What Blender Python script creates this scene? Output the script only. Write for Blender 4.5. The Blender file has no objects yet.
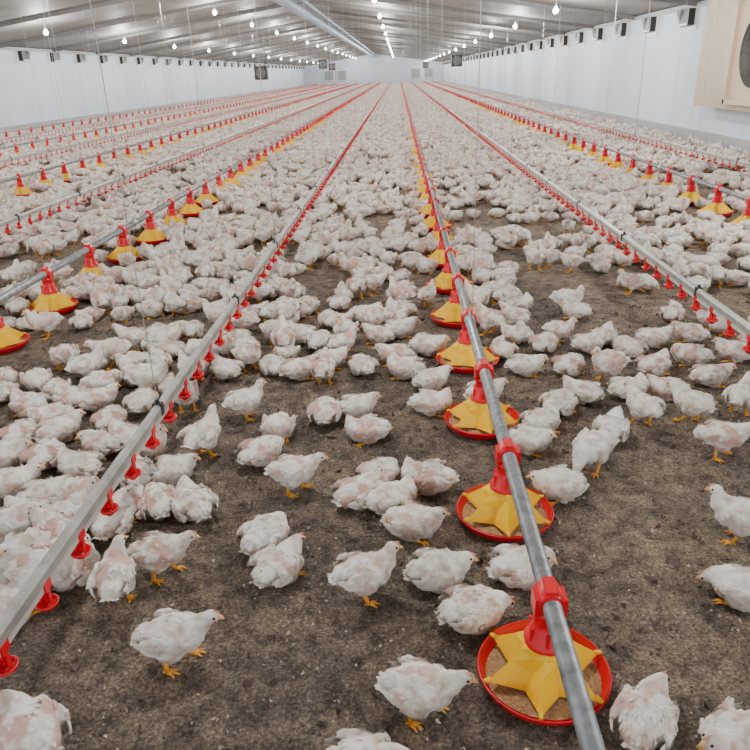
import bpy, bmesh, math, random
import numpy as np
from mathutils import Vector, Matrix, noise, Euler
random.seed(7); np.random.seed(7)
sc = bpy.context.scene
COL = sc.collection
pi = math.pi

# ---------------------------------------------------------------- camera
H = 1.5
r = math.radians(1.8)
Yc = Vector((23, 303, -700)).normalized()
Zc = Vector((-math.sin(r), math.cos(r), (303*math.cos(r)-23*math.sin(r))/700)).normalized()
Xc = Yc.cross(Zc).normalized()
M3 = Matrix((Xc, Yc, Zc))
cam_d = bpy.data.cameras.new("camera"); cam_d.lens = 33.6; cam_d.sensor_width = 36
cam_d.clip_end = 400; cam_d.clip_start = 0.05
cam = bpy.data.objects.new("camera", cam_d); COL.objects.link(cam)
M4 = M3.to_4x4(); M4.translation = Vector((0, 0, H)); cam.matrix_world = M4
sc.camera = cam

def gp(u, v, z=0.0):
    d = M3 @ Vector((u-375, 375-v, -700))
    t = (z-H)/d.z
    return (d.x*t, d.y*t)

# ---------------------------------------------------------------- materials
def new_mat(name):
    m = bpy.data.materials.new(name); m.use_nodes = True
    nt = m.node_tree; b = nt.nodes["Principled BSDF"]
    return m, nt, b
def simple(name, col, rough=0.5, metal=0.0, var=0.0, scale=20, bump=0.0):
    m, nt, b = new_mat(name)
    b.inputs["Base Color"].default_value = (*col, 1)
    b.inputs["Roughness"].default_value = rough
    b.inputs["Metallic"].default_value = metal
    if var or bump:
        tc = nt.nodes.new("ShaderNodeTexCoord"); n = nt.nodes.new("ShaderNodeTexNoise")
        n.inputs["Scale"].default_value = scale; n.inputs["Detail"].default_value = 6
        nt.links.new(tc.outputs["Object"], n.inputs["Vector"])
        cr = nt.nodes.new("ShaderNodeValToRGB")
        cr.color_ramp.elements[0].position = .3; cr.color_ramp.elements[1].position = .7
        cr.color_ramp.elements[0].color = (*[c*(1-var) for c in col], 1)
        cr.color_ramp.elements[1].color = (*[min(1, c*(1+var*.5)) for c in col], 1)
        nt.links.new(n.outputs["Fac"], cr.inputs["Fac"]); nt.links.new(cr.outputs["Color"], b.inputs["Base Color"])
        if bump:
            bp = nt.nodes.new("ShaderNodeBump"); bp.inputs["Strength"].default_value = bump
            bp.inputs["Distance"].default_value = .01
            nt.links.new(n.outputs["Fac"], bp.inputs["Height"]); nt.links.new(bp.outputs["Normal"], b.inputs["Normal"])
    return m
M_red = simple("red_plastic", (.72, .0, .012), .35, var=.12, scale=8)
M_yel = simple("yellow_plastic", (1.0, .60, .0), .45, var=.06, scale=10)
M_galv = simple("galvanised_steel", (.38, .40, .41), .42, .5, var=.4, scale=30)
M_alu = simple("aluminium_rail", (.42, .41, .38), .4, .4, var=.3, scale=15)
M_pvc = simple("grey_pvc", (.56, .54, .50), .45, var=.1)
M_blk = simple("black_plastic", (.02, .02, .022), .5)
M_feed = simple("mash_feed", (.52, .34, .18), .95, var=.5, scale=150, bump=.6)
M_wire = simple("steel_wire", (.55, .55, .55), .5, .4)
M_frame = simple("beige_frame_panel", (.58, .47, .33), .6, var=.1, scale=4)
M_white = simple("white_enamel", (.8, .8, .78), .5, var=.05)
M_rafter = simple("rafter_steel", (.16, .155, .15), .6)
M_leg = simple("leg_scales", (.88, .40, .04), .6)
M_beak = simple("beak_horn", (.82, .48, .20), .5)
M_comb = simple("comb_skin", (.80, .38, .30), .6)
M_eye = simple("eye_black", (.01, .008, .006), .15)

def feather_mat():
    m, nt, b = new_mat("broiler_plumage"); L = nt.links.new
    at = nt.nodes.new("ShaderNodeAttribute"); at.attribute_name = "pink"
    tc = nt.nodes.new("ShaderNodeTexCoord"); oi = nt.nodes.new("ShaderNodeObjectInfo")
    n = nt.nodes.new("ShaderNodeTexNoise"); n.noise_dimensions = '4D'
    n.inputs["Scale"].default_value = 24; n.inputs["Detail"].default_value = 6
    mul = nt.nodes.new("ShaderNodeMath"); mul.operation = 'MULTIPLY'; mul.inputs[1].default_value = 60
    L(oi.outputs["Random"], mul.inputs[0]); L(mul.outputs[0], n.inputs["W"]); L(tc.outputs["Object"], n.inputs["Vector"])
    crn = nt.nodes.new("ShaderNodeValToRGB")
    crn.color_ramp.elements[0].color = (.50, .40, .30, 1); crn.color_ramp.elements[0].position = .28
    crn.color_ramp.elements[1].color = (.87, .84, .785, 1); crn.color_ramp.elements[1].position = .53
    L(n.outputs["Fac"], crn.inputs["Fac"])
    mr = nt.nodes.new("ShaderNodeMapRange"); mr.inputs["From Min"].default_value = .05; mr.inputs["From Max"].default_value = .65
    mr.inputs["To Min"].default_value = .25; mr.inputs["To Max"].default_value = 1
    L(oi.outputs["Random"], mr.inputs["Value"])
    m1 = nt.nodes.new("ShaderNodeMath"); m1.operation = 'MULTIPLY'
    L(at.outputs["Fac"], m1.inputs[0]); L(mr.outputs[0], m1.inputs[1])
    mx = nt.nodes.new("ShaderNodeMix"); mx.data_type = 'RGBA'
    L(m1.outputs[0], mx.inputs[0]); L(crn.outputs[0], mx.inputs[6]); mx.inputs[7].default_value = (.58, .33, .27, 1)
    # soiled belly, dirt tone deepened to paint in shade low on the body
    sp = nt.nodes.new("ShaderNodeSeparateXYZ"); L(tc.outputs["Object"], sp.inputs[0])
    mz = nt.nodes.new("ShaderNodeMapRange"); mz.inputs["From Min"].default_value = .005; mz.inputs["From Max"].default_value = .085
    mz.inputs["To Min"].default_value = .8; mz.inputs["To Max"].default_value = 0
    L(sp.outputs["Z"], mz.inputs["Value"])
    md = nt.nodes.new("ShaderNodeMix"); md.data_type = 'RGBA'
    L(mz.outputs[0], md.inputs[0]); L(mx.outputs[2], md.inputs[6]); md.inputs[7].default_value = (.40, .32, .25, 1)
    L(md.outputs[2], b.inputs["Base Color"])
    b.inputs["Roughness"].default_value = .85
    n2 = nt.nodes.new("ShaderNodeTexNoise"); n2.inputs["Scale"].default_value = 160; n2.inputs["Detail"].default_value = 4
    L(tc.outputs["Object"], n2.inputs["Vector"])
    bp = nt.nodes.new("ShaderNodeBump"); bp.inputs["Strength"].default_value = .6; bp.inputs["Distance"].default_value = .004
    L(n2.outputs["Fac"], bp.inputs["Height"]); L(bp.outputs["Normal"], b.inputs["Normal"])
    return m
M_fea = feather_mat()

def floor_mat():
    m, nt, b = new_mat("litter_floor"); L = nt.links.new
    tc = nt.nodes.new("ShaderNodeTexCoord")
    def N(s, d=6, ro=.6):
        n = nt.nodes.new("ShaderNodeTexNoise"); n.inputs["Scale"].default_value = s
        n.inputs["Detail"].default_value = d; n.inputs["Roughness"].default_value = ro
        L(tc.outputs["Object"], n.inputs["Vector"]); return n
    def ramp(src, *st):
        c = nt.nodes.new("ShaderNodeValToRGB"); e = c.color_ramp.elements
        e[0].position = st[0][0]; e[0].color = (*st[0][1], 1); e[1].position = st[-1][0]; e[1].color = (*st[-1][1], 1)
        for q in st[1:-1]: k = e.new(q[0]); k.color = (*q[1], 1)
        L(src, c.inputs["Fac"]); return c.outputs[0]
    def mul(a, c):
        x = nt.nodes.new("ShaderNodeMix"); x.data_type = 'RGBA'; x.blend_type = 'MULTIPLY'; x.inputs[0].default_value = 1
        L(a, x.inputs[6]); L(c, x.inputs[7]); return x.outputs[2]
    big = N(1.6, 7, .65); mid = N(14, 9, .78); fine = N(95, 6, .8)
    c1 = ramp(fine.outputs["Fac"], (.34, (.11, .082, .060)), (.5, (.38, .305, .235)), (.66, (.85, .72, .57)))
    c2 = ramp(mid.outputs["Fac"], (.38, (.36, .35, .345)), (.5, (.90, .88, .86)), (.62, (1.4, 1.35, 1.26)))
    c3 = ramp(big.outputs["Fac"], (.40, (.62, .62, .64)), (.58, (1.12, 1.1, 1.05)))
    L(mul(mul(c1, c2), c3), b.inputs["Base Color"]); b.inputs["Roughness"].default_value = .95
    ad = nt.nodes.new("ShaderNodeMath"); ad.operation = 'MULTIPLY_ADD'; ad.inputs[1].default_value = 2.5
    L(mid.outputs["Fac"], ad.inputs[0]); L(fine.outputs["Fac"], ad.inputs[2])
    bp = nt.nodes.new("ShaderNodeBump"); bp.inputs["Strength"].default_value = 1; bp.inputs["Distance"].default_value = .03
    L(ad.outputs[0], bp.inputs["Height"]); L(bp.outputs["Normal"], b.inputs["Normal"])
    return m

def panel_mat(name, col, spacing, axis='Y', dark=.75, var=.08):
    m, nt, b = new_mat(name); L = nt.links.new
    tc = nt.nodes.new("ShaderNodeTexCoord"); sp = nt.nodes.new("ShaderNodeSeparateXYZ")
    L(tc.outputs["Object"], sp.inputs[0])
    mo = nt.nodes.new("ShaderNodeMath"); mo.operation = 'PINGPONG'; mo.inputs[1].default_value = spacing/2
    L(sp.outputs[axis], mo.inputs[0])
    lt = nt.nodes.new("ShaderNodeMath"); lt.operation = 'LESS_THAN'; lt.inputs[1].default_value = .02
    L(mo.outputs[0], lt.inputs[0])
    n = nt.nodes.new("ShaderNodeTexNoise"); n.inputs["Scale"].default_value = .9; n.inputs["Detail"].default_value = 5
    L(tc.outputs["Object"], n.inputs["Vector"])
    cr = nt.nodes.new("ShaderNodeValToRGB"); e = cr.color_ramp.elements
    e[0].position = .3; e[1].position = .7
    e[0].color = (*[c*(1-var) for c in col], 1); e[1].color = (*[min(1, c*(1+var)) for c in col], 1)
    L(n.outputs["Fac"], cr.inputs["Fac"])
    mx = nt.nodes.new("ShaderNodeMix"); mx.data_type = 'RGBA'
    L(lt.outputs[0], mx.inputs[0]); L(cr.outputs[0], mx.inputs[6]); mx.inputs[7].default_value = (*[c*dark for c in col], 1)
    L(mx.outputs[2], b.inputs["Base Color"]); b.inputs["Roughness"].default_value = .6
    return m
M_floor = floor_mat()
M_wall = panel_mat("white_wall_panel", (.66, .74, .83), 1.2, dark=.86, var=.06)
M_ceil = panel_mat("grey_ceiling_panel", (.24, .22, .20), 1.2, dark=.6, var=.18)

# ---------------------------------------------------------------- mesh helpers
def obj_from_bm(bm, name, mats, parent=None, smooth=False, col=COL):
    me = bpy.data.meshes.new(name); bm.to_mesh(me); bm.free()
    for m in mats: me.materials.append(m)
    if smooth:
        for p in me.polygons: p.use_smooth = True
    o = bpy.data.objects.new(name, me)
    if col: col.objects.link(o)
    if parent: o.parent = parent
    return o
def empty(name, loc=(0, 0, 0)):
    o = bpy.data.objects.new(name, None); o.location = loc; o.empty_display_size = .1; COL.objects.link(o); return o
def box(bm, c, s, mi=0):
    res = bmesh.ops.create_cube(bm, size=1, matrix=Matrix.Translation(c) @ Matrix.Diagonal((*s, 1)))
    fs = set(f for v in res['verts'] for f in v.link_faces)
    for f in fs: f.material_index = mi
    return res['verts']
def tube(bm, p0, p1, r0, r1=None, seg=10, mi=0, caps=True, smooth=True):
    if r1 is None: r1 = r0
    p0 = Vector(p0); p1 = Vector(p1); d = p1-p0
    q = d.to_track_quat('Z', 'Y').to_matrix().to_4x4()
    m = Matrix.Translation((p0+p1)/2) @ q
    res = bmesh.ops.create_cone(bm, cap_ends=caps, segments=seg, radius1=r0, radius2=r1, depth=d.length, matrix=m)
    fs = set(f for v in res['verts'] for f in v.link_faces)
    for f in fs:
        f.material_index = mi
        if smooth and len(f.verts) == 4: f.smooth = True
def lathe(bm, prof, seg=24, mi=0, c=(0, 0, 0)):
    rings = []
    for (rr, z) in prof:
        rings.append([bm.verts.new((c[0]+rr*math.cos(2*pi*i/seg), c[1]+rr*math.sin(2*pi*i/seg), c[2]+z)) for i in range(seg)])
    for a, b_ in zip(rings[:-1], rings[1:]):
        for i in range(seg):
            f = bm.faces.new((a[i], a[(i+1) % seg], b_[(i+1) % seg], b_[i])); f.material_index = mi; f.smooth = True
    return rings
def disc(bm, rr, z, seg=24, mi=0, c=(0, 0, 0), dome=0.0):
    ct = bm.verts.new((c[0], c[1], c[2]+z+dome))
    ring = [bm.verts.new((c[0]+rr*math.cos(2*pi*i/seg), c[1]+rr*math.sin(2*pi*i/seg), c[2]+z)) for i in range(seg)]
    for i in range(seg):
        f = bm.faces.new((ct, ring[i], ring[(i+1) % seg])); f.material_index = mi; f.smooth = True

# ---------------------------------------------------------------- shell
XL, XR, Y0, Y1 = -12.7, 6.05, -5.0, 105.0
RX, EZ, RZ = -3.3, 2.62, 3.95
bm = bmesh.new()
bmesh.ops.create_grid(bm, x_segments=1, y_segments=1, size=.5, matrix=Matrix.Translation(((XL+XR)/2, (Y0+Y1)/2, 0)) @ Matrix.Diagonal((XR-XL+.4, Y1-Y0+.4, 1, 1)))
floor_o = obj_from_bm(bm, "floor", [M_floor])
bm = bmesh.new(); box(bm, (XL-.06, (Y0+Y1)/2, EZ/2), (.12, Y1-Y0, EZ)); obj_from_bm(bm, "wall_left", [M_wall])
bm = bmesh.new(); box(bm, (XR+.06, (Y0+Y1)/2, EZ/2), (.12, Y1-Y0, EZ)); obj_from_bm(bm, "wall_right", [M_wall])
bm = bmesh.new()
vs = [bm.verts.new(p) for p in ((XL, Y1, 0), (XR, Y1, 0), (XR, Y1, EZ), (RX, Y1, RZ), (XL, Y1, EZ))]
bm.faces.new(vs)
ex = bmesh.ops.extrude_face_region(bm, geom=bm.faces[:]); bmesh.ops.translate(bm, verts=[g for g in ex['geom'] if isinstance(g, bmesh.types.BMVert)], vec=(0, .12, 0))
obj_from_bm(bm, "wall_far", [M_wall])
bm = bmesh.new()
a = [bm.verts.new(p) for p in ((XL-.1, Y0, EZ), (RX, Y0, RZ), (XR+.1, Y0, EZ))]
b_ = [bm.verts.new(p) for p in ((XL-.1, Y1+.1, EZ), (RX, Y1+.1, RZ), (XR+.1, Y1+.1, EZ))]
bm.faces.new((a[0], a[1], b_[1], b_[0])); bm.faces.new((a[1], a[2], b_[2], b_[1]))
ex = bmesh.ops.extrude_face_region(bm, geom=bm.faces[:]); bmesh.ops.translate(bm, verts=[g for g in ex['geom'] if isinstance(g, bmesh.types.BMVert)], vec=(0, 0, .12))
obj_from_bm(bm, "ceiling", [M_ceil])
bm = bmesh.new()
y = 0.0
while y < Y1:
    for (xa, za, xb, zb) in ((XL, EZ, RX, RZ), (RX, RZ, XR, EZ)):
        L_ = math.hypot(xb-xa, zb-za); ang = math.atan2(zb-za, xb-xa)
        m = Matrix.Translation(((xa+xb)/2, y, (za+zb)/2-.045)) @ Matrix.Rotation(-ang, 4, 'Y') @ Matrix.Diagonal((L_, .07, .09, 1))
        bmesh.ops.create_cube(bm, size=1, matrix=m)
    y += 4.0
obj_from_bm(bm, "ceiling_rafters", [M_rafter])
M_trim = simple("trim_grey", (.42, .43, .44), .7)
for nm, x in (("trim_1", XL+.03), ("trim_2", XR-.03)):
    bm = bmesh.new(); box(bm, (x, (Y0+Y1)/2, .12), (.06, Y1-Y0, .24)); box(bm, (x, (Y0+Y1)/2, EZ-.06), (.06, Y1-Y0, .08))
    obj_from_bm(bm, nm, [M_trim])
bm = bmesh.new()
for x in (-9.5, -7.7, 2.4, 4.2):
    box(bm, (x, Y1-.1, 1.3), (1.4, .2, 1.4), 0)
    box(bm, (x, Y1-.22, 1.3), (1.15, .05, 1.15), 1)
obj_from_bm(bm, "end_wall_exhaust_fans", [M_white, simple("fan_shutter_grey", (.3, .32, .33), .5)])
root = empty("ridge_service_duct")
bm = bmesh.new()
tube(bm, (RX-.05, 0, RZ-.42), (RX-.05, Y1-.2, RZ-.42), .16, seg=12)
tube(bm, (RX+.4, 0, RZ-.33), (RX+.4, Y1-.2, RZ-.33), .05, seg=8)
y = 2
while y < Y1:
    box(bm, (RX+.1, y, RZ-.22), (.6, .04, .04)); tube(bm, (RX-.05, y, RZ-.3), (RX-.05, y, RZ-.05), .012, seg=6); y += 4
obj_from_bm(bm, "duct_pipe", [simple("duct_blue_grey", (.40, .48, .58), .4)], root)

def inlet_row(name, x, sgn):
    bm = bmesh.new()
    y = 2.0+.35
    while y < Y1-1:
        box(bm, (x+sgn*.02, y, 2.35), (.04, .70, .46), 0)
        box(bm, (x+sgn*.09, y, 2.36), (.16, .46, .30), 1)
        m = Matrix.Translation((x+sgn*.12, y+.29, 2.36)) @ Matrix.Rotation(sgn*math.radians(20), 4, 'Y') @ Matrix.Diagonal((.16, .06, .34, 1))
        bmesh.ops.create_cube(bm, size=1, matrix=m)
        box(bm, (x+sgn*.19, y, 2.22), (.03, .46, .04), 0)
        y += 2.32
    obj_from_bm(bm, name, [M_white, M_blk])
inlet_row("wall_air_inlets", XL, 1); inlet_row("wall_air_inlets", XR, -1)

# right wall ventilation unit
root = empty("wall_exhaust_fan", (XR, 12.55, 1.66))
D = .34; SY = 2.15; SZ = .92; R0 = .56; OY = -.15
bm = bmesh.new()
box(bm, (-D/2, 0, SZ-.04), (D, 2*SY, .08)); box(bm, (-D/2, 0, -SZ+.04), (D, 2*SY, .08))
box(bm, (-D/2, SY-.04, 0), (D, .08, 2*SZ-.17)); box(bm, (-D/2, -SY+.04, 0), (D, .08, 2*SZ-.17))
seg = 48; outer = []; inner = []; deep = []
for i in range(seg):
    a_ = 2*pi*(i+.5)/seg; c_, s_ = math.cos(a_), math.sin(a_); k = 1/max(abs(c_), abs(s_))
    outer.append(bm.verts.new((-D-.001, c_*k*SY, s_*k*SZ)))
    inner.append(bm.verts.new((-D-.03, OY+c_*R0, s_*R0))); deep.append(bm.verts.new((-D+.22, OY+c_*R0*.88, s_*R0*.88)))
for i in range(seg):
    j = (i+1) % seg
    bm.faces.new((outer[i], outer[j], inner[j], inner[i])); f = bm.faces.new((inner[i], inner[j], deep[j], deep[i])); f.smooth = True; f.material_index = 1
for (cy, cz, sy, sz) in ((OY-.80, 0, .09, 1.66), (OY+.80, 0, .09, 1.66), (OY, .79, 1.64, .08), (OY, -.79, 1.64, .08)):
    box(bm, (-D-.05, cy, cz), (.10, sy, sz))
obj_from_bm(bm, "housing", [M_frame, simple("throat_dark", (.07, .06, .055), .6)], root)
bm = bmesh.new()
bmesh.ops.create_circle(bm, cap_ends=True, segments=32, radius=.53, matrix=Matrix.Translation((-.1, OY, 0)) @ Matrix.Rotation(pi/2, 4, 'Y'))
obj_from_bm(bm, "back_shutter", [M_blk], root)
bm = bmesh.new()
for i in range(6):
    m = Matrix.Translation((0, OY, 0)) @ Matrix.Rotation(i*pi/3, 4, 'X') @ Matrix.Translation((-.2, 0, .26)) @ Matrix.Rotation(math.radians(30), 4, 'Z') @ Matrix.Diagonal((.012, .15, .36, 1))
    bmesh.ops.create_cube(bm, size=1, matrix=m)
tube(bm, (-.3, OY, 0), (-.12, OY, 0), .08, seg=16)
obj_from_bm(bm, "blades", [simple("blade_grey", (.14, .13, .13), .5)], root)
bm = bmesh.new()
for rr in (.16, .30, .43, .56):
    for i in range(32):
        a0, a1 = 2*pi*i/32, 2*pi*(i+1)/32
        tube(bm, (-D-.035, OY+rr*math.cos(a0), rr*math.sin(a0)), (-D-.035, OY+rr*math.cos(a1), rr*math.sin(a1)), .004, seg=4)
for i in range(8):
    tube(bm, (-D-.035, OY, 0), (-D-.035, OY+.56*math.cos(i*pi/4), .56*math.sin(i*pi/4)), .004, seg=4)
obj_from_bm(bm, "guard_grille", [simple("grille_dark", (.12, .11, .10), .5)], root)

def hanging_fan(loc):
    root = empty("hanging_circulation_fan", loc)
    bm = bmesh.new()
    box(bm, (0, 0, 0), (.5, .25, .5), 0)
    ring = [bm.verts.new((.2*math.cos(a), -.14, .2*math.sin(a))) for a in [2*pi*i/20 for i in range(20)]]
    f = bm.faces.new(ring); f.material_index = 1
    for s in (-1, 1): tube(bm, (s*.22, 0, .25), (s*.22, 0, 3.0-loc[2]), .008, seg=5)
    obj_from_bm(bm, "fan_box", [M_blk, simple("fan_face", (.12, .12, .12), .5)], root)
for loc in ((-5.4, 30, 1.62), (2.75, 36, 1.9), (-5.0, 58, 2.0), (2.4, 66, 2.0), (-4.4, 45, 2.05)):
    hanging_fan(loc)

# ---------------------------------------------------------------- feeder lines
SP = .73
def pan_mesh(bm, cy, hi):
    seg = 36 if hi else 14
    c = (0, cy, 0)
    lathe(bm, [(.09, .004), (.140, .006), (.156, .026), (.163, .044), (.171, .052), (.174, .046), (.167, .040), (.161, .024)], seg, 0, c)
    lathe(bm, [(.0, .012), (.142, .012), (.158, .032), (.167, .052)], seg, 0, c)
    disc(bm, .150, .022, seg, 2, c, .006)
    n = 6
    A0 = .15+cy*3.1
    def ring(ro, zo, ri, zi):
        out = []
        for i in range(n*2):
            a_ = pi*i/n+A0
            rr, z = (ro, zo) if i % 2 == 0 else (ri, zi)
            out.append(bm.verts.new((rr*math.cos(a_), cy+rr*math.sin(a_), z)))
        return out
    R = [ring(.162, .050, .084, .032), ring(.140, .068, .076, .050), ring(.096, .104, .062, .076), ring(.066, .132, .054, .118), ring(.052, .148, .049, .145)]
    for A, B in zip(R[:-1], R[1:]):
        for i in range(n*2):
            j = (i+1) % (n*2)
            f = bm.faces.new((A[i], A[j], B[j], B[i])); f.material_index = 1
    if hi:  # grill ring and struts resting on the rim
        for i in range(n):
            a_ = 2*pi*i/n+A0
            tube(bm, (.150*math.cos(a_), cy+.150*math.sin(a_), .056), (.170*math.cos(a_), cy+.170*math.sin(a_), .052), .006, seg=6, mi=1)
    lathe(bm, [(.055, .142), (.057, .154), (.048, .160), (.042, .195), (.038, .20), (.033, .228), (.038, .231), (.038, .245), (.029, .250), (.028, .265)], seg, 0, c)
    tube(bm, (0, cy-.036, .28), (0, cy+.036, .28), .033, seg=seg//2, mi=0)
    box(bm, (0, cy, .312), (.03, .06, .02), 0)
    if hi:
        for s in (-1, 1): box(bm, (s*.034, cy, .27), (.012, .055, .05), 0)
        for i in range(6):
            a_ = i*pi/3+.4
            box(bm, (.045*math.cos(a_), cy+.045*math.sin(a_), .178), (.009, .009, .04), 0)
def feeder_mesh(y_first):
    bm = bmesh.new(); y = y_first
    while y < Y1-1.5:
        pan_mesh(bm, y, y < 9); y += SP
    me = bpy.data.meshes.new("feeder_pans"); bm.to_mesh(me); bm.free()
    for m in (M_red, M_yel, M_feed): me.materials.append(m)
    bm = bmesh.new()
    tube(bm, (0, Y0+1, .28), (0, Y1-1.2, .28), .024, seg=16)
    y = .62
    while y < Y1-2:
        tube(bm, (0, y-.05, .28), (0, y+.05, .28), .029, seg=16); box(bm, (0, y, .312), (.012, .06, .02)); y += 2.92
    mp = bpy.data.meshes.new("auger_pipe"); bm.to_mesh(mp); bm.free(); mp.materials.append(M_galv)
    return me, mp
fa = feeder_mesh(1.40-SP*2); fb = feeder_mesh(3.97-SP*5)
def susp(xw, ystart, step, z0):
    bm = bmesh.new(); y = ystart
    zt = RZ-(abs(xw-RX))*((RZ-EZ)/(RX-XL) if xw < RX else (RZ-EZ)/(XR-RX))
    while y < Y1-2:
        tube(bm, (0, y, z0), (0, y, zt-.02), .0018, seg=4); y += step
    return bm
feeders = [(.36, fa), (-2.48, fb), (3.35, fb), (-5.45, fa), (-8.3, fb), (-11.0, fa)]
for x, (mpan, mpipe) in feeders:
    root = empty("feeder_line", (x, 0, 0))
    for nm, me in (("feeder_pans", mpan), ("auger_pipe", mpipe)):
        o = bpy.data.objects.new(nm, me); COL.objects.link(o); o.parent = root
    obj_from_bm(susp(x, 3.4, 2.92, .3), "suspension_wires", [M_wire], root)

# ---------------------------------------------------------------- drinker lines
bm = bmesh.new()
yA, yB = Y0+1, Y1-1.2
prof = [(-.016, .262), (-.016, .290), (-.009, .303), (.009, .303), (.016, .290), (.016, .262), (.012, .262), (.012, .288), (-.012, .288), (-.012, .262)]
va = [bm.verts.new((x, yA, z)) for x, z in prof]; vb = [bm.verts.new((x, yB, z)) for x, z in prof]
for i in range(len(prof)):
    j = (i+1) % len(prof); bm.faces.new((va[i], va[j], vb[j], vb[i]))
me_rail = bpy.data.meshes.new("rail"); bm.to_mesh(me_rail); bm.free(); me_rail.materials.append(M_alu)
bm = bmesh.new(); box(bm, (0, (yA+yB)/2, .25), (.024, yB-yA, .024))
me_wp = bpy.data.meshes.new("water_pipe"); bm.to_mesh(me_wp); bm.free(); me_wp.materials.append(M_pvc)
bm = bmesh.new(); y = 1.264-.225*8
while y < Y1-1.5:
    hi = y < 8; sg = 14 if hi else 6
    tube(bm, (0, y, .245), (0, y, .205), .010, .008, seg=sg//2+1)
    box(bm, (0, y, .25), (.034, .035, .03))
    if hi:
        tube(bm, (0, y, .205), (0, y, .19), .004, seg=6)
        for s in (-1, 1): box(bm, (s*.014, y, .212), (.004, .012, .05))
    lathe(bm, [(.0, .168), (.012, .168), (.016, .176), (.030, .184), (.033, .194), (.030, .194), (.026, .187), (.0, .180)], sg, 0, (0, y, 0))
    box(bm, (.0, y+.016, .195), (.008, .02, .006))
    y += .225
me_cup = bpy.data.meshes.new("nipple_cups"); bm.to_mesh(me_cup); bm.free(); me_cup.materials.append(M_red)
bm = bmesh.new(); y = 1.05
while y < Y1-2:
    box(bm, (0, y, .282), (.038, .026, .05)); box(bm, (0, y, .314), (.012, .018, .018)); y += 1.46
me_cl = bpy.data.meshes.new("hanger_clips"); bm.to_mesh(me_cl); bm.free(); me_cl.materials.append(M_blk)
drinkers = [-.985, 1.72, -3.8, 4.5, -6.9, -9.7]
for x in drinkers:
    root = empty("nipple_drinker_line", (x, 0, 0))
    for nm, me in (("rail", me_rail), ("water_pipe", me_wp), ("nipple_cups", me_cup), ("hanger_clips", me_cl)):
        o = bpy.data.objects.new(nm, me); COL.objects.link(o); o.parent = root
    obj_from_bm(susp(x, 2.51, 2.92, .32), "suspension_wires", [M_wire], root)

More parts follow.
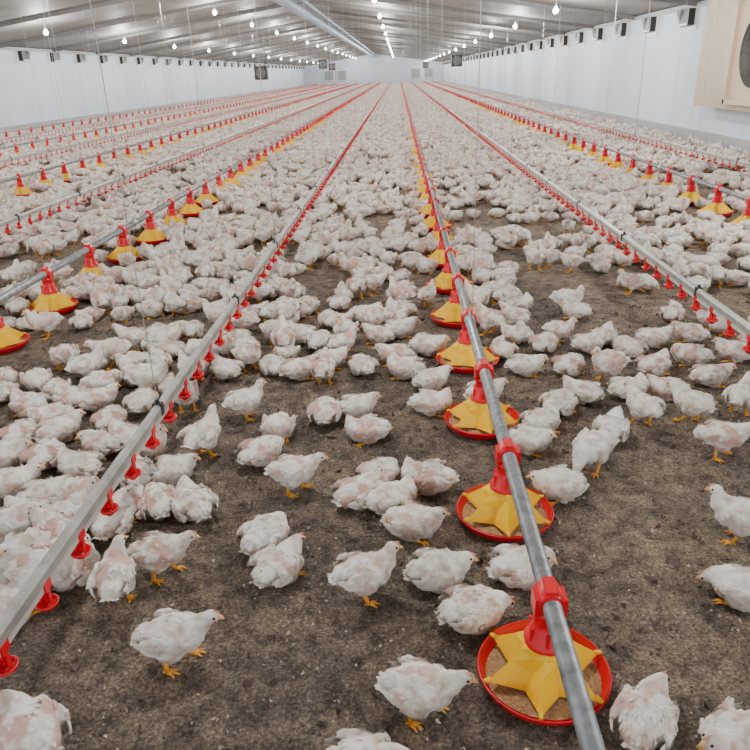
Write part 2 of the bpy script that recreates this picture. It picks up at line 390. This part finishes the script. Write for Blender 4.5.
# ---------------------------------------------------------------- chickens
def chick_mesh(name, pose, seed):
    rnd = random.Random(seed)
    sit = pose.startswith('sit')
    bz = -.056 if sit else 0.0
    E = []
    wf = 1.16 if sit else 1.0
    E.append(((-.012, 0, .118+bz), (.080, .061*wf, .056), -8, 0))
    E.append(((.036, 0, .116+bz), (.052, .054*wf, .056), 0, 0))
    E.append(((-.072, 0, .116+bz), (.044, .042*wf, .036), 10, 0))
    for s in (-1, 1):
        E.append(((-.012, s*.040*wf, .088+bz), (.044, .027, .036 if not sit else .028), 20, 0))
        E.append(((-.016, s*.059*wf, .124+bz), (.064, .013, .031), 14, -s*6))
        E.append(((.032, s*.052*wf, .126+bz), (.026, .016, .026), 0, 0))
        if not sit: E.append(((-.008, s*.034, .066), (.019, .016, .026), 0, 0))
    ht = {'stand': 0, 'walk': 0, 'stand_turn': .7*rnd.choice((-1, 1)), 'sit': .3*rnd.choice((-1, 1)), 'sit_low': .2, 'sit_turn': 1.2*rnd.choice((-1, 1)), 'peck': 0}[pose]
    cs, sn = math.cos(ht), math.sin(ht)
    def off(d, z, d0=.062): return (d0+d*cs, d*sn, z)
    if pose == 'peck':
        neck = [((.074, 0, .116), .036), ((.096, 0, .096), .028), ((.110, 0, .075), .022)]
        hp = Vector((.122, 0, .052)); hd = Vector((.45, 0, -.9)).normalized()
    elif pose == 'walk':
        neck = [(off(.0, .138), .039), (off(.020, .153), .031), (off(.036, .166), .024)]
        hp = Vector(off(.052, .179)); hd = Vector((cs, sn, -.12)).normalized()
    elif pose == 'sit_low':
        neck = [(off(.0, .070), .038), (off(.018, .068), .031), (off(.032, .064), .025)]
        hp = Vector(off(.044, .056)); hd = Vector((cs, sn, -.45)).normalized()
    elif sit:
        neck = [(off(.0, .080), .042), (off(.012, .092), .034), (off(.022, .102), .027)]
        hp = Vector(off(.032, .112)); hd = Vector((cs, sn, -.15)).normalized()
    else:
        neck = [(off(.0, .142), .040), (off(.012, .162), .030), (off(.020, .180), .023)]
        hp = Vector(off(.028, .197)); hd = Vector((cs, sn, -.1)).normalized()
    for c, rr in neck: E.append((c, (rr, rr, rr), 0, 0))
    bm = bmesh.new()
    for c, rad, pitch, yaw in E:
        m = Matrix.Translation(c) @ Matrix.Rotation(math.radians(yaw), 4, 'Z') @ Matrix.Rotation(math.radians(pitch), 4, 'Y') @ Matrix.Diagonal((*rad, 1))
        bmesh.ops.create_icosphere(bm, subdivisions=3, radius=1, matrix=m)
    Q = hd.to_track_quat('X', 'Z').to_matrix().to_4x4()
    HM = Matrix.Translation(hp) @ Q
    bmesh.ops.create_icosphere(bm, subdivisions=3, radius=1, matrix=HM @ Matrix.Diagonal((.024, .0185, .0195, 1)))
    bmesh.ops.create_icosphere(bm, subdivisions=3, radius=1, matrix=HM @ Matrix.Translation((.013, 0, -.003)) @ Matrix.Diagonal((.014, .013, .012, 1)))
    me = bpy.data.meshes.new("tmp"); bm.to_mesh(me); bm.free()
    o = bpy.data.objects.new("tmp", me); COL.objects.link(o)
    md = o.modifiers.new("r", 'REMESH'); md.mode = 'VOXEL'; md.voxel_size = .005
    md = o.modifiers.new("s", 'SMOOTH'); md.factor = .6; md.iterations = 6
    dg = bpy.context.evaluated_depsgraph_get()
    ev = bpy.data.meshes.new_from_object(o.evaluated_get(dg))
    bpy.data.objects.remove(o)
    bm = bmesh.new(); bm.from_mesh(ev); bpy.data.meshes.remove(ev)
    lay = bm.verts.layers.float.new("pink")
    so = Vector((seed*3.1, seed*1.7, seed*.9))
    thr = rnd.uniform(-.18, .06)
    def pink(p):
        n_ = noise.noise(p*18+so)*.9 + noise.noise(p*60+so)*.25
        w = 1.0-min(1, abs(p.x+.0)/.10)
        v_ = n_+.30*w-.12-thr
        if p.z < .075+bz: v_ -= .25
        v_ = max(0, min(1, v_*4))
        if (p-hp).length < .040: v_ = max(0, min(1, .22+n_*.5))
        return v_
    bm.normal_update()
    for v in bm.verts:
        n_ = noise.noise(v.co*50+so)*.0032+noise.noise(v.co*140+so)*.0016
        if (v.co-hp).length < .035: n_ *= .15
        v[lay] = pink(v.co)*.85
        v.co += v.normal*(n_-.0018*v[lay])
        if v.co.z < .002: v.co.z = .002
    bm.normal_update()
    for f in bm.faces: f.smooth = True; f.material_index = 0
    faces = list(bm.faces); areas = [f.calc_area() for f in faces]
    def blade(p, d, nrm, ln, w, lift, pk=0.0, curl=0.0):
        side = d.cross(nrm).normalized(); up = nrm
        dd = (d*math.cos(lift)+up*math.sin(lift)).normalized()
        base = p-up*.001
        v0 = bm.verts.new(base-side*w*.35); v1 = bm.verts.new(base+side*w*.35)
        mm = base+dd*ln*.5; m0 = bm.verts.new(mm-side*w*.5); mc = bm.verts.new(mm+up*w*.14); m1 = bm.verts.new(mm+side*w*.5)
        t_ = base+dd*ln*.9-up*curl*ln
        e0 = bm.verts.new(t_-side*w*.28); e1 = bm.verts.new(t_+side*w*.28); tp = bm.verts.new(base+dd*ln-up*curl*ln)
        for q in (v0, v1, m0, mc, m1, e0, e1, tp): q[lay] = pk
        for q in ((v0, mc, m0), (v0, v1, mc), (v1, m1, mc), (m0, mc, e0), (mc, m1, e1), (mc, tp, e0), (mc, e1, tp)):
            f = bm.faces.new(q); f.smooth = True; f.material_index = 0
    picks = rnd.choices(range(len(faces)), weights=areas, k=700)
    info = [(faces[i].calc_center_median().copy(), faces[i].normal.copy()) for i in picks]
    for p, nrm in info:
        if (p-hp).length < .029 or p.z < .018: continue
        pk = pink(p)
        if pk > .4 and rnd.random() < .93: continue
        if p.x > .055 and p.z > .12+bz: d = Vector((-.6, 0, -1))
        else: d = Vector((-1, 0, -.22))
        d += Vector((rnd.uniform(-.25, .25), rnd.uniform(-.3, .3), rnd.uniform(-.25, .25)))
        d = (d-nrm*d.dot(nrm))
        if d.length < .3: continue
        d.normalize()
        s = .6 if (p-hp).length < .06 else 1
        blade(p, d, nrm, rnd.uniform(.013, .022)*s, rnd.uniform(.009, .014)*s, rnd.uniform(.0, .18), pk*.3)
    for s in (-1, 1):
        for row, (n_, x0, z0, ln) in enumerate(((7, -.022, .106, .064), (6, .004, .118, .050), (5, .022, .132, .034))):
            for i in range(n_):
                t = i/(n_-1)
                p = Vector((x0-.026*t, s*(.070*wf-.003*row), z0+bz+.018*t))
                d = Vector((-1, -s*.34, .02-.24*(1-t)+.10*t)).normalized()
                blade(p, d, Vector((0, s, .35)).normalized(), ln*rnd.uniform(.9, 1.05), .017, .0, rnd.random()*.12)
    for i in range(9):
        t = (i/8-.5)*2
        p = Vector((-.098, t*.018, .116+bz-abs(t)*.006))
        blade(p, Vector((-1, t*.40, .02+rnd.uniform(-.1, .1))).normalized(), Vector((.2, t*.4, 1)).normalized(), rnd.uniform(.024, .034), .014, 0, 0)
    def T(p): return HM @ Vector(p)
    tube(bm, T((.020, 0, .000)), T((.040, 0, -.007)), .0085, .0014, seg=8, mi=1)
    tube(bm, T((.020, 0, -.006)), T((.034, 0, -.010)), .0060, .001, seg=8, mi=1)
    def ico(mat, sub, mi):
        before = set(bm.faces)
        bmesh.ops.create_icosphere(bm, subdivisions=sub, radius=1, matrix=mat)
        for f in set(bm.faces)-before: f.material_index = mi; f.smooth = True
    for i in range(5):
        ico(HM @ Matrix.Translation((.002+i*.005, 0, .0175-abs(i-2)*.0016)) @ Matrix.Diagonal((.004, .0016, .0055, 1)), 1, 2)
    for s in (-1, 1):
        ico(HM @ Matrix.Translation((.012, s*.0160, .004)) @ Matrix.Diagonal((.0042, .0026, .0042, 1)), 2, 3)
        ico(HM @ Matrix.Translation((.018, s*.004, -.015)) @ Matrix.Diagonal((.0035, .0018, .006, 1)), 1, 2)
    def toe(p, ang, ln):
        d = Vector((math.cos(ang), math.sin(ang), 0)); m_ = p+d*ln*.5+Vector((0, 0, .003))
        tube(bm, p, m_, .0052, .0044, seg=6, mi=4); tube(bm, m_, p+d*ln+Vector((0, 0, -.0035)), .0044, .0018, seg=6, mi=4)
    if not sit:
        for s in (-1, 1):
            fx = {'walk': s*.03}.get(pose, s*.006)
            hock = Vector((-.018+fx*.3, s*.034, .052)); knee = Vector((.002, s*.034, .075)); ft = Vector((.004+fx, s*.036, .0065))
            tube(bm, knee, hock, .012, .0095, seg=8, mi=0)
            tube(bm, hock+Vector((0, 0, .004)), ft, .0078, .0060, seg=8, mi=4)
            ico(Matrix.Translation(hock) @ Matrix.Scale(.009, 4), 1, 4)
            for an, ln in ((0, .038), (.55, .031), (-.55, .031), (pi, .015)): toe(ft, an+s*.12, ln)
    else:
        for s in (-1, 1):
            ft = Vector((.035, s*.048, .007))
            for an, ln in ((0, .034), (.5, .027), (-.5, .027)): toe(ft, an+s*.2, ln)
            tube(bm, (-.01, s*.045, .012), ft, .0065, .0055, seg=6, mi=4)
    me = bpy.data.meshes.new(name); bm.to_mesh(me); bm.free()
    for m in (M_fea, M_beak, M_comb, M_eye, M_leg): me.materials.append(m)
    return me

poses = ['stand', 'walk', 'stand_turn', 'sit', 'sit_low', 'sit_turn', 'peck', 'sit', 'stand', 'walk', 'sit_low', 'sit_turn', 'sit', 'stand_turn']
meshes = [chick_mesh("broiler_body_%d" % i, p, 11+i*5) for i, p in enumerate(poses)]
by = {}
for i, p in enumerate(poses): by.setdefault(p, []).append(i)

# individually placed foreground birds: body centre, head, pose
F = [
 (174,634,218,612,'walk'),(366,570,400,540,'stand'),(440,566,480,552,'sit'),(480,608,520,603,'sit_low'),
 (422,685,468,672,'walk'),(642,708,655,668,'sit'),(738,737,712,744,'sit'),(740,513,735,488,'stand'),(742,582,712,574,'sit_low'),
 (366,764,385,752,'sit'),(279,560,300,532,'sit'),(266,530,290,512,'sit_low'),(160,549,195,530,'walk'),(108,574,104,545,'stand_turn'),
 (112,515,120,492,'sit'),(157,497,150,475,'sit_low'),(192,500,180,478,'sit'),(28,724,0,684,'sit'),(8,602,18,580,'sit'),(44,568,58,545,'stand'),
 (203,434,214,405,'stand'),(245,398,256,378,'stand'),(294,468,324,452,'walk'),(262,448,285,440,'sit_low'),(277,424,268,434,'sit'),
 (360,488,380,470,'sit'),(392,494,408,482,'sit_turn'),(415,518,438,512,'sit'),(427,474,414,465,'sit_turn'),(548,485,535,478,'sit'),
 (524,562,550,548,'sit_turn'),(592,447,578,470,'peck'),(612,425,618,404,'sit'),(536,418,560,410,'sit_low'),(526,362,550,355,'sit'),
 (643,403,628,380,'walk'),(692,400,676,380,'walk'),(724,434,742,420,'walk'),(742,393,748,372,'stand'),
 (325,408,330,388,'sit_low'),(358,402,375,392,'sit'),(366,426,352,420,'sit_turn'),(432,376,450,365,'sit'),(442,402,462,395,'sit_turn'),
 (485,392,500,382,'sit'),(345,328,340,318,'stand'),(582,388,570,378,'sit'),(608,362,592,350,'stand'),(570,362,590,356,'sit_low'),
 (60,426,75,412,'sit'),(20,430,35,420,'sit_low'),(28,402,14,392,'sit'),(98,396,115,385,'sit'),(78,462,60,450,'sit'),(45,492,62,478,'sit'),
 (84,492,100,480,'stand'),(15,478,30,465,'sit'),(135,470,128,450,'sit'),(14,520,30,505,'sit_turn'),(55,528,40,512,'sit'),(22,552,6,540,'stand'),
 (300,366,316,356,'sit'),(272,362,262,352,'sit_low'),(248,352,262,342,'stand'),(225,366,215,356,'sit'),(395,352,380,345,'sit'),
 (655,362,670,350,'sit'),(690,352,676,344,'sit_turn'),(160,440,172,424,'stand'),(125,432,112,420,'sit'),(135,372,122,362,'sit'),
 (75,562,90,547,'sit_low'),(172,466,186,455,'sit'),(100,440,88,430,'sit_turn'),(45,452,55,442,'sit_low'),
 (330,356,345,348,'sit'),(362,362,350,354,'sit_low'),(300,332,290,324,'sit'),(275,328,290,320,'stand'),(320,338,332,330,'sit_low'),
 (378,332,366,324,'sit'),(400,326,414,318,'sit'),(425,340,412,332,'sit_low'),(365,312,378,305,'sit'),(400,306,388,300,'sit_turn'),
 (235,335,222,328,'sit'),(560,400,574,392,'sit_low'),(630,385,645,376,'sit_turn'),(668,385,652,376,'sit'),(712,372,726,364,'sit'),
 (530,436,548,430,'sit'),(590,340,604,332,'sit'),(628,345,614,338,'sit_low'),(655,335,668,328,'sit'),(690,330,678,322,'sit'),(545,340,558,332,'sit_low'),
 (380,470,396,462,'sit_low'),(735,348,722,340,'sit'),(255,310,268,302,'sit'),(340,300,352,294,'sit_low'),(455,350,470,344,'sit'),
 (130,500,140,488,'sit_low'),(30,510,18,500,'sit'),(70,512,82,500,'sit_turn'),(5,452,14,442,'sit'),(142,398,152,388,'sit_low'),(70,396,60,386,'sit'),
 (110,415,122,404,'sit_low'),(62,548,74,534,'sit_turn'),(8,572,20,560,'sit_low'),
]
fe = [(x, (1.40 if me is fa else 3.97)) for x, me in feeders]
def near_pan(x, y):
    bx = None
    for fx, fy in fe:
        k = round((y-fy)/SP); py = fy+k*SP
        d = math.hypot(x-fx, y-py)
        if bx is None or d < bx[0]: bx = (d, fx, py)
    return bx
placed = []
rnd = random.Random(3)
for cu, cv, hu, hv, p in F:
    zc = .07 if p.startswith('sit') else .11
    x, y = gp(cu, cv, zc)
    if p in ('sit', 'sit_turn'): hz = .11
    else: hz = {'sit_low': .06, 'peck': .05, 'walk': .18}.get(p, .2)
    hx, hy = gp(hu, hv, hz)
    ang = math.atan2(hy-y, hx-x)
    d, fx, py = near_pan(x, y)
    if 0 < d < .265: x, y = fx+(x-fx)/d*.265, py+(y-py)/d*.265
    if not p.startswith('sit'):
        for dx in drinkers:
            if abs(x-dx) < .09: x = dx+.09*(1 if x > dx else -1)
    i = rnd.choice(by[p])
    o = bpy.data.objects.new("broiler_chicken", meshes[i]); COL.objects.link(o)
    s = rnd.uniform(.88, .98); o.scale = (s, s, s)
    o.location = (x, y, 0); o.rotation_euler = (0, 0, ang)
    placed.append((x, y))
P = np.array(placed)

# flock points
sp = .178
pts = []
yy = 1.2; row = 0
bare = [(560,290,.42),(505,262,.25),(640,318,.2),(372,228,.42),(480,212,.32),(95,345,.28),(150,332,.22),(600,312,.25),(20,372,.2),(655,232,.3),(735,300,.25),(550,325,.2),(400,196,.35),(545,240,.25)]
bw = [(*gp(u, v), rr) for u, v, rr in bare]
while yy < Y1-1:
    xx = XL+.25+(sp/2 if row % 2 else 0)
    while xx < XR-.2:
        x = xx+random.uniform(-.45, .45)*sp; y = yy+random.uniform(-.45, .45)*sp
        xx += sp
        n_ = noise.noise(Vector((x*.9, y*.9, 0)))+.6*noise.noise(Vector((x*2.6, y*2.6, 5)))
        keep = .90+n_*1.5 if y < 14 else .95+n_*.9
        if y < 7 and x > .2: keep -= .2
        if x > -1.0 and y < 3.35: continue
        if x <= -1.0 and y < 2.75: continue
        if random.random() > keep: continue
        if any((x-a)**2+((y-b)*.75)**2 < (rr*random.uniform(.6, 1.2))**2 for a, b, rr in bw) and random.random() < .93: continue
        if near_pan(x, y)[0] < .225: continue
        if y < 7 and np.min((P[:, 0]-x)**2+(P[:, 1]-y)**2) < .15**2: continue
        pts.append((x, y))
    yy += sp*.88; row += 1
n = len(pts); print("flock", n)
me = bpy.data.meshes.new("broiler_chicken_flock"); me.from_pydata([(x, y, 0) for x, y in pts], [], [])
a_rot = me.attributes.new("rot", 'FLOAT', 'POINT'); a_s = me.attributes.new("scl", 'FLOAT', 'POINT'); a_i = me.attributes.new("idx", 'INT', 'POINT')
a_rot.data.foreach_set("value", np.random.uniform(0, 2*pi, n).astype(np.float32))
a_s.data.foreach_set("value", np.random.uniform(.80, 1.0, n).astype(np.float32))
w = {'stand': .9, 'walk': .7, 'stand_turn': .8, 'sit': 2.6, 'sit_low': 1.7, 'sit_turn': 2.0, 'peck': .4}
pw = np.array([w[p]/len(by[p]) for p in poses]); pw /= pw.sum()
a_i.data.foreach_set("value", np.random.choice(len(poses), n, p=pw).astype(np.int32))
tcol = bpy.data.collections.new("broiler_chicken_variants")
for i, m in enumerate(meshes):
    tcol.objects.link(bpy.data.objects.new("variant_%02d" % i, m))
flock = bpy.data.objects.new("broiler_chicken_flock", me); COL.objects.link(flock)
ng = bpy.data.node_groups.new("flock_instances", 'GeometryNodeTree')
ng.interface.new_socket("Geometry", in_out='INPUT', socket_type='NodeSocketGeometry')
ng.interface.new_socket("Geometry", in_out='OUTPUT', socket_type='NodeSocketGeometry')
nd = ng.nodes; L = ng.links.new
gi = nd.new("NodeGroupInput"); go = nd.new("NodeGroupOutput"); iop = nd.new("GeometryNodeInstanceOnPoints")
ci = nd.new("GeometryNodeCollectionInfo"); ci.inputs["Collection"].default_value = tcol
ci.inputs["Separate Children"].default_value = True; ci.inputs["Reset Children"].default_value = True
def attr(nm, t):
    a_ = nd.new("GeometryNodeInputNamedAttribute"); a_.data_type = t; a_.inputs["Name"].default_value = nm; return a_
ar = attr("rot", 'FLOAT'); as_ = attr("scl", 'FLOAT'); ai = attr("idx", 'INT')
cx = nd.new("ShaderNodeCombineXYZ"); L(ar.outputs[0], cx.inputs[2])
e2r = nd.new("FunctionNodeEulerToRotation"); L(cx.outputs[0], e2r.inputs[0])
L(gi.outputs[0], iop.inputs["Points"]); L(ci.outputs[0], iop.inputs["Instance"])
iop.inputs["Pick Instance"].default_value = True
L(ai.outputs[0], iop.inputs["Instance Index"]); L(e2r.outputs[0], iop.inputs["Rotation"]); L(as_.outputs[0], iop.inputs["Scale"])
L(iop.outputs[0], go.inputs[0])
flock.modifiers.new("instances", 'NODES').node_group = ng

# litter debris (wood shavings, crumbs) - part of the floor
bm = bmesh.new()
rnd = random.Random(5)
for i in range(15000):
    y = .6+4.2*rnd.random()**1.2; x = rnd.uniform(-2.2, 2.8)
    s = rnd.uniform(.0018, .0045) if rnd.random() < .90 else rnd.uniform(.006, .012)
    m = Matrix.Translation((x, y, s*.3)) @ Euler((rnd.random()*6, rnd.random()*6, rnd.random()*6)).to_matrix().to_4x4() @ Matrix.Diagonal((s*rnd.uniform(.8, 2), s, s*.5, 1))
    vs = [bm.verts.new(m @ Vector(p)) for p in ((1, 1, 1), (-1, -1, 1), (-1, 1, -1), (1, -1, -1))]
    k = 0 if (rnd.random() < .55 or s > .006) else (1 if rnd.random() < .85 else 2)
    for q in ((0, 1, 2), (0, 3, 1), (0, 2, 3), (1, 3, 2)):
        f = bm.faces.new([vs[j] for j in q]); f.material_index = k
obj_from_bm(bm, "litter_shavings", [simple("litter_dark", (.12, .09, .07), .9), simple("litter_tan", (.50, .40, .30), .9), simple("litter_pale", (.68, .60, .50), .9)], floor_o)

# ---------------------------------------------------------------- lights
me_b = None
Mb, nt, b = new_mat("lamp_glow"); b.inputs["Emission Color"].default_value = (1, .98, .94, 1); b.inputs["Emission Strength"].default_value = 40
for x, y0 in ((-9.6, 3), (-5.6, 0), (-.6, 3), (3.6, 0)):
    zt = RZ-(abs(x-RX))*((RZ-EZ)/(RX-XL) if x < RX else (RZ-EZ)/(XR-RX))
    y = y0
    while y < Y1-2:
        root = empty("ceiling_lamp", (x, y, zt-.30))
        if me_b is None:
            bm = bmesh.new(); lathe(bm, [(.02, .10), (.035, .06), (.06, .03), (.065, .0), (.05, -.035), (.0, -.06)], 14, 0)
            lathe(bm, [(.0, .28), (.012, .28), (.012, .16), (.026, .15), (.028, .09)], 10, 1)
            me_b = bpy.data.meshes.new("lamp_bulb"); bm.to_mesh(me_b); bm.free(); me_b.materials.append(Mb); me_b.materials.append(M_white)
        o = bpy.data.objects.new("bulb", me_b); COL.objects.link(o); o.parent = root
        ld = bpy.data.lights.new("lamp_light", 'POINT'); ld.energy = 195; ld.shadow_soft_size = .14; ld.color = (1, .985, .96)
        lo = bpy.data.objects.new("lamp_light", ld); COL.objects.link(lo); lo.parent = root; lo.location = (0, 0, -.24)
        y += 6.0
wd = bpy.data.worlds.new("world"); sc.world = wd; wd.use_nodes = True
bg = wd.node_tree.nodes["Background"]; bg.inputs[0].default_value = (.92, .96, 1, 1); bg.inputs[1].default_value = 2.0
